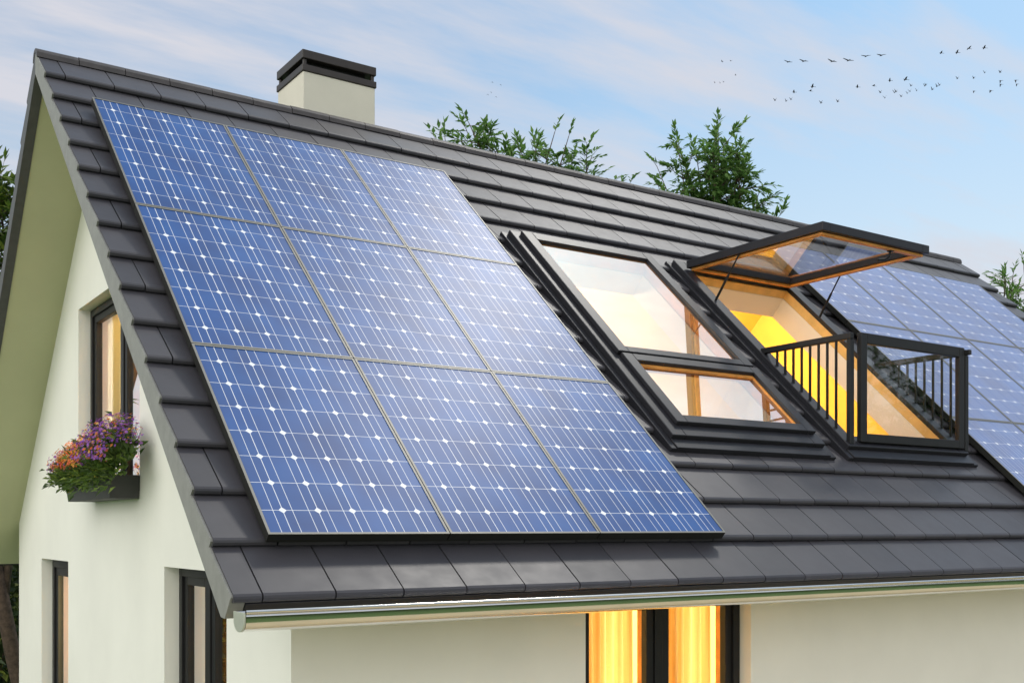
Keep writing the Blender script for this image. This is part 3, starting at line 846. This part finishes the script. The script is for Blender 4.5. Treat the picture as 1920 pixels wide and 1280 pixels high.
tree('leafy_tree', 'yellow green tree with slanting trunk behind the rear corner of the house', (.95, 10.8, G),
     [(.55, 11, 4.65), (.45, 10.9, 4.5), (.6, 11.2, 4.35), (.3, 11, 4.7), (.0, 11.1, 4.8), (-.5, 11, 4.6), (-.9, 11.2, 4.3), (.5, 10.8, 4.0), (.4, 11.1, 3.6), (.1, 10.9, 3.7), (-.6, 11, 3.6), (-1.2, 11, 3.5), (.1, 11.5, 3.2)],
     .11, (.1, 11, 2.9), 'leafyellow', 34, dens=1.4, vis=1.5, leafL=.17, leafW=.06, lean=lt)

# hedge behind the rear corner
r = random.Random(5); hb = empty('hedge', (-1.8, 11.9, G)); tag(hb, 'dark ivy covered hedge behind the rear corner of the house', 'hedge')
lf = MB(); tw = MB()
for _ in range(9000):
    x = r.uniform(-6, 2.2); z = r.uniform(G, -.15 + .25 * math.sin(x * 1.7)); y = 11.45 + r.uniform(-.22, .35) + .12 * math.sin(x * 3 + z * 2.1)
    leaf_quad(lf, Vector((x, y, z)), Vector((r.uniform(-1, 1), -.6, r.uniform(-1, .4))), Vector((r.uniform(-1, 1), -.5, 1)), r.uniform(.08, .17), r.uniform(.06, .10))
for _ in range(70):
    x = r.uniform(-6, 2.2); tw.tube((x, 11.8, G), (x + r.uniform(-.4, .4), 11.6, r.uniform(-1.6, -.3)), .025, .008, n=5)
tw.build('branches', M['bark'], hb, recalc=False); lf.build('foliage', M['hedge'], hb, recalc=False)
mb = MB(); mb.box((-6, 11.85, G), (2.2, 12.2, -.4)); mb.build('core', M['hedge'], hb)

# the front garden, mirrored in the gutter and the balcony glass
hf = empty('hedge', (14, -12.3, G)); tag(hf, 'dark green garden hedge mirrored along the shiny gutter', 'hedge')
lf = MB(); r = random.Random(8)
for _ in range(18000):
    x = r.uniform(-4, 32); z = r.uniform(G, -.6 + .15 * math.sin(x * 2.1)); y = -11.9 - r.uniform(-.2, .3)
    leaf_quad(lf, Vector((x, y, z)), Vector((r.uniform(-1, 1), .6, r.uniform(-1, .4))), Vector((r.uniform(-1, 1), .5, 1)), r.uniform(.12, .22), r.uniform(.09, .14))
mb = MB(); mb.box((-4, -12.6, G), (32, -12.15, -.75)); mb.build('core', M['hedge'], hf)
lf.build('foliage', M['hedge'], hf, recalc=False)
for k_, (x, sd_) in enumerate(((22.6, 41), (26.2, 42))):
    tips = [(x + r.uniform(-2.6, 2.6), -13 + r.uniform(-.8, .8), r.uniform(1.6, 6.0)) for _ in range(22)]
    tree('leafy_tree', ['tree whose leaves are mirrored in the middle of the balcony glass', 'tree mirrored at the right edge of the balcony glass'][k_], (x, -13, G), tips, .15, (x, -13, .8), 'leaf', sd_, dens=1.1, vis=-1.0, leafL=.2, leafW=.07, side=.6, group='trees mirrored in the balcony glass')

# ------------------------------------------------------------------ birds
CAM = Vector((-1.9362, -4.9179, .036)); YAW = .5929; FPX = 2051.46; HY = 987.27
FWD = Vector((math.sin(YAW), math.cos(YAW), 0)); RGT = Vector((math.cos(YAW), -math.sin(YAW), 0))
def in_sky(px, py, dist): return CAM + (FWD + RGT * ((px - 960) / FPX) + Vector((0, 0, (HY - py) / FPX))) * dist
def bird_mesh(kind):
    mb = MB(); n = 8
    prof = [(-.15, .004), (-.10, .018), (-.03, .030), (.04, .028), (.09, .018), (.115, .017), (.14, .004)]
    i = len(mb.v)
    for x_, r_ in prof:
        for k in range(n):
            t = 2 * math.pi * k / n; mb.v.append((x_, r_ * math.cos(t), r_ * .85 * math.sin(t) + (.006 if x_ > .08 else 0)))
    for a in range(len(prof) - 1):
        for k in range(n):
            k2 = (k + 1) % n; mb.f.append((i + a * n + k, i + a * n + k2, i + (a + 1) * n + k2, i + (a + 1) * n + k)); mb.mi.append(0)
    body = mb
    wings = []
    el1, el2 = {'glide': (.30, .12), 'up': (1.05, .75), 'down': (-.35, -.75)}[kind]
    for s in (-1, 1):
        w_ = MB(); y1, z1 = .13 * math.cos(el1), .13 * math.sin(el1); y2, z2 = y1 + .15 * math.cos(el2), z1 + .15 * math.sin(el2)
        top = [(.05, 0.0, .012), (-.05, 0.0, .012), (-.035, y1, z1), (.065, y1, z1), (-.02, y2, z2), (.015, y2, z2)]
        pts = [(x_, s * y_, z_) for x_, y_, z_ in top]; pts2 = [(x_, y_, z_ - .006) for x_, y_, z_ in pts]
        w_.v += pts + pts2
        for q in ((0, 1, 2, 3), (3, 2, 4, 5), (6, 9, 8, 7), (9, 11, 10, 8), (0, 3, 9, 6), (3, 5, 11, 9), (5, 4, 10, 11), (4, 2, 8, 10), (2, 1, 7, 8)):
            w_.f.append(q); w_.mi.append(0)
        wings.append(w_)
    t = MB(); t.poly([(-.14, .008, 0), (-.14, -.008, 0), (-.22, -.035, 0), (-.21, 0, 0), (-.22, .035, 0)]); t.poly([(-.14, -.008, -.004), (-.14, .008, -.004), (-.22, .035, -.004), (-.21, 0, -.004), (-.22, -.035, -.004)])
    return body, wings, t
PROTO = {}
def make_bird(kind):
    body, wings, t = bird_mesh(kind)
    o = body.build('bird', M['bird'], smooth=True)
    for w_ in wings: w_.build('wing', M['bird'], o, world=False)
    t.build('tail', M['bird'], o, world=False)
    return o
def put_bird(kind, px, py, dist, sc, yaw, roll, label, group):
    if kind not in PROTO: PROTO[kind] = (make_bird(kind), None); o = PROTO[kind][0]; PROTO[kind] = (o, children_of(o))
    else:
        s0, ch0 = PROTO[kind]; o = s0.copy(); link(o)
        for c_ in ch0:
            d_ = c_.copy(); link(d_); d_.parent = o
    o.location = in_sky(px, py, dist); o.scale = (sc,) * 3; o.rotation_euler = (roll, R(-8), yaw)
    tag(o, label, 'bird', group)
r = random.Random(77)
ORD = ['first', 'second', 'third', 'fourth', 'fifth', 'sixth', 'seventh', 'eighth', 'ninth', 'tenth', 'eleventh', 'twelfth', 'thirteenth', 'fourteenth']
def flock(pts, kinds, dist, sc, what, group, yaw):
    pts = sorted(pts)
    for i, (px, py) in enumerate(pts):
        lab = f'{what}, {ORD[i]} from the left' if len(pts) > 1 else what
        put_bird(kinds[i % len(kinds)], px, py, dist * r.uniform(.93, 1.07), sc * r.uniform(.9, 1.1), yaw + r.uniform(-.25, .25), r.uniform(-.2, .2), lab, group)
zb = lambda l: [(1280 + a / 2.909, 40 + b / 2.909) for a, b in l]
flock(zb([(575, 223), (660, 219), (815, 220), (903, 215), (1000, 192), (1084, 187)]), ['glide'], 60, 1.0, 'bird with spread wings in the upper line of six', 'birds in the large flock', YAW * -1 + 1.9)
flock(zb([(1410, 174), (1497, 171), (1562, 149), (1645, 146)]), ['glide'], 64, .8, 'bird in the high line of four at top right', 'birds in the large flock', 2.6)
flock(zb([(708, 357), (607, 387), (697, 381)]), ['glide'], 62, .8, 'bird of the three below the upper line of six', 'birds in the large flock', 2.3)
flock(zb([(953, 359), (1042, 353), (1130, 324), (1216, 318)]), ['glide'], 62, .8, 'bird of the four above the dense cluster', 'birds in the large flock', 2.3)
flock(zb([(504, 433), (564, 437), (591, 428)]), ['up'], 62, .6, 'bird of the low trio at the left end', 'birds in the large flock', 1.2)
flock(zb([(755, 447), (846, 440)]), ['up'], 62, .65, 'bird of the lowest pair in the flock', 'birds in the large flock', 1.2)
flock(zb([(1078, 390), (1103, 419), (1155, 390), (1163, 386), (1192, 412), (1225, 394), (1240, 384), (1245, 354), (1276, 380), (1320, 354), (1326, 349), (1361, 374), (1386, 357), (1400, 350)]), ['up'], 62, .6, 'bird in the dense cluster of fourteen', 'birds in the large flock', 1.1)
flock(zb([(1498, 314), (1587, 312), (1647, 282), (1732, 280)]), ['up'], 62, .62, 'bird of the four right of the cluster', 'birds in the large flock', 1.2)
flock(zb([(1734, 324), (1735, 344), (1817, 322), (1823, 343)]), ['down'], 62, .65, 'bird of the four at the right edge', 'birds in the large flock', 2.2)
flock(zb([(1589, 381), (1680, 378)]), ['down'], 62, .65, 'bird of the low pair at far right', 'birds in the large flock', 2.2)
flock(zb([(215, 220), (263, 217)]), ['glide'], 75, .6, 'tiny bird of the upper pair left of the flock', 'tiny birds left of the flock', 2.1)
flock(zb([(288, 294)]), ['glide'], 75, .5, 'tiny lone bird between the upper pair and the low trio', 'tiny birds left of the flock', 2.1)
flock(zb([(175, 337), (204, 338), (223, 333)]), ['up'], 75, .42, 'tiny bird of the low trio left of the flock', 'tiny birds left of the flock', 1.4)
zc = lambda l: [(480 + a / 2.977, 60 + b / 2.977) for a, b in l]
flock(zc([(1318, 280), (1365, 294)]), ['down'], 75, .42, 'tiny bird, upper two right of the chimney', 'five tiny birds right of the chimney', 1.4)
flock(zc([(1311, 336), (1292, 349), (1339, 362)]), ['down'], 75, .42, 'tiny bird, lower three right of the chimney', 'five tiny birds right of the chimney', 1.4)

# ------------------------------------------------------------------ camera
cd = bpy.data.cameras.new('camera'); cam = link(bpy.data.objects.new('camera', cd))
cam.location = CAM; cam.rotation_euler = (R(90), 0, -YAW)
cd.sensor_fit = 'HORIZONTAL'; cd.sensor_width = 36; cd.lens = FPX / 1920 * 36
cd.shift_y = (HY - 640) / 1920; cd.clip_start = .05; cd.clip_end = 2000
scene.camera = cam
scene.view_settings.view_transform = 'Standard'; scene.view_settings.look = 'None'; scene.view_settings.exposure = 0; scene.view_settings.gamma = 1
scene.render.engine = 'CYCLES'
scene.cycles.max_bounces = 8; scene.cycles.transparent_max_bounces = 16
scene.cycles.use_denoising = True
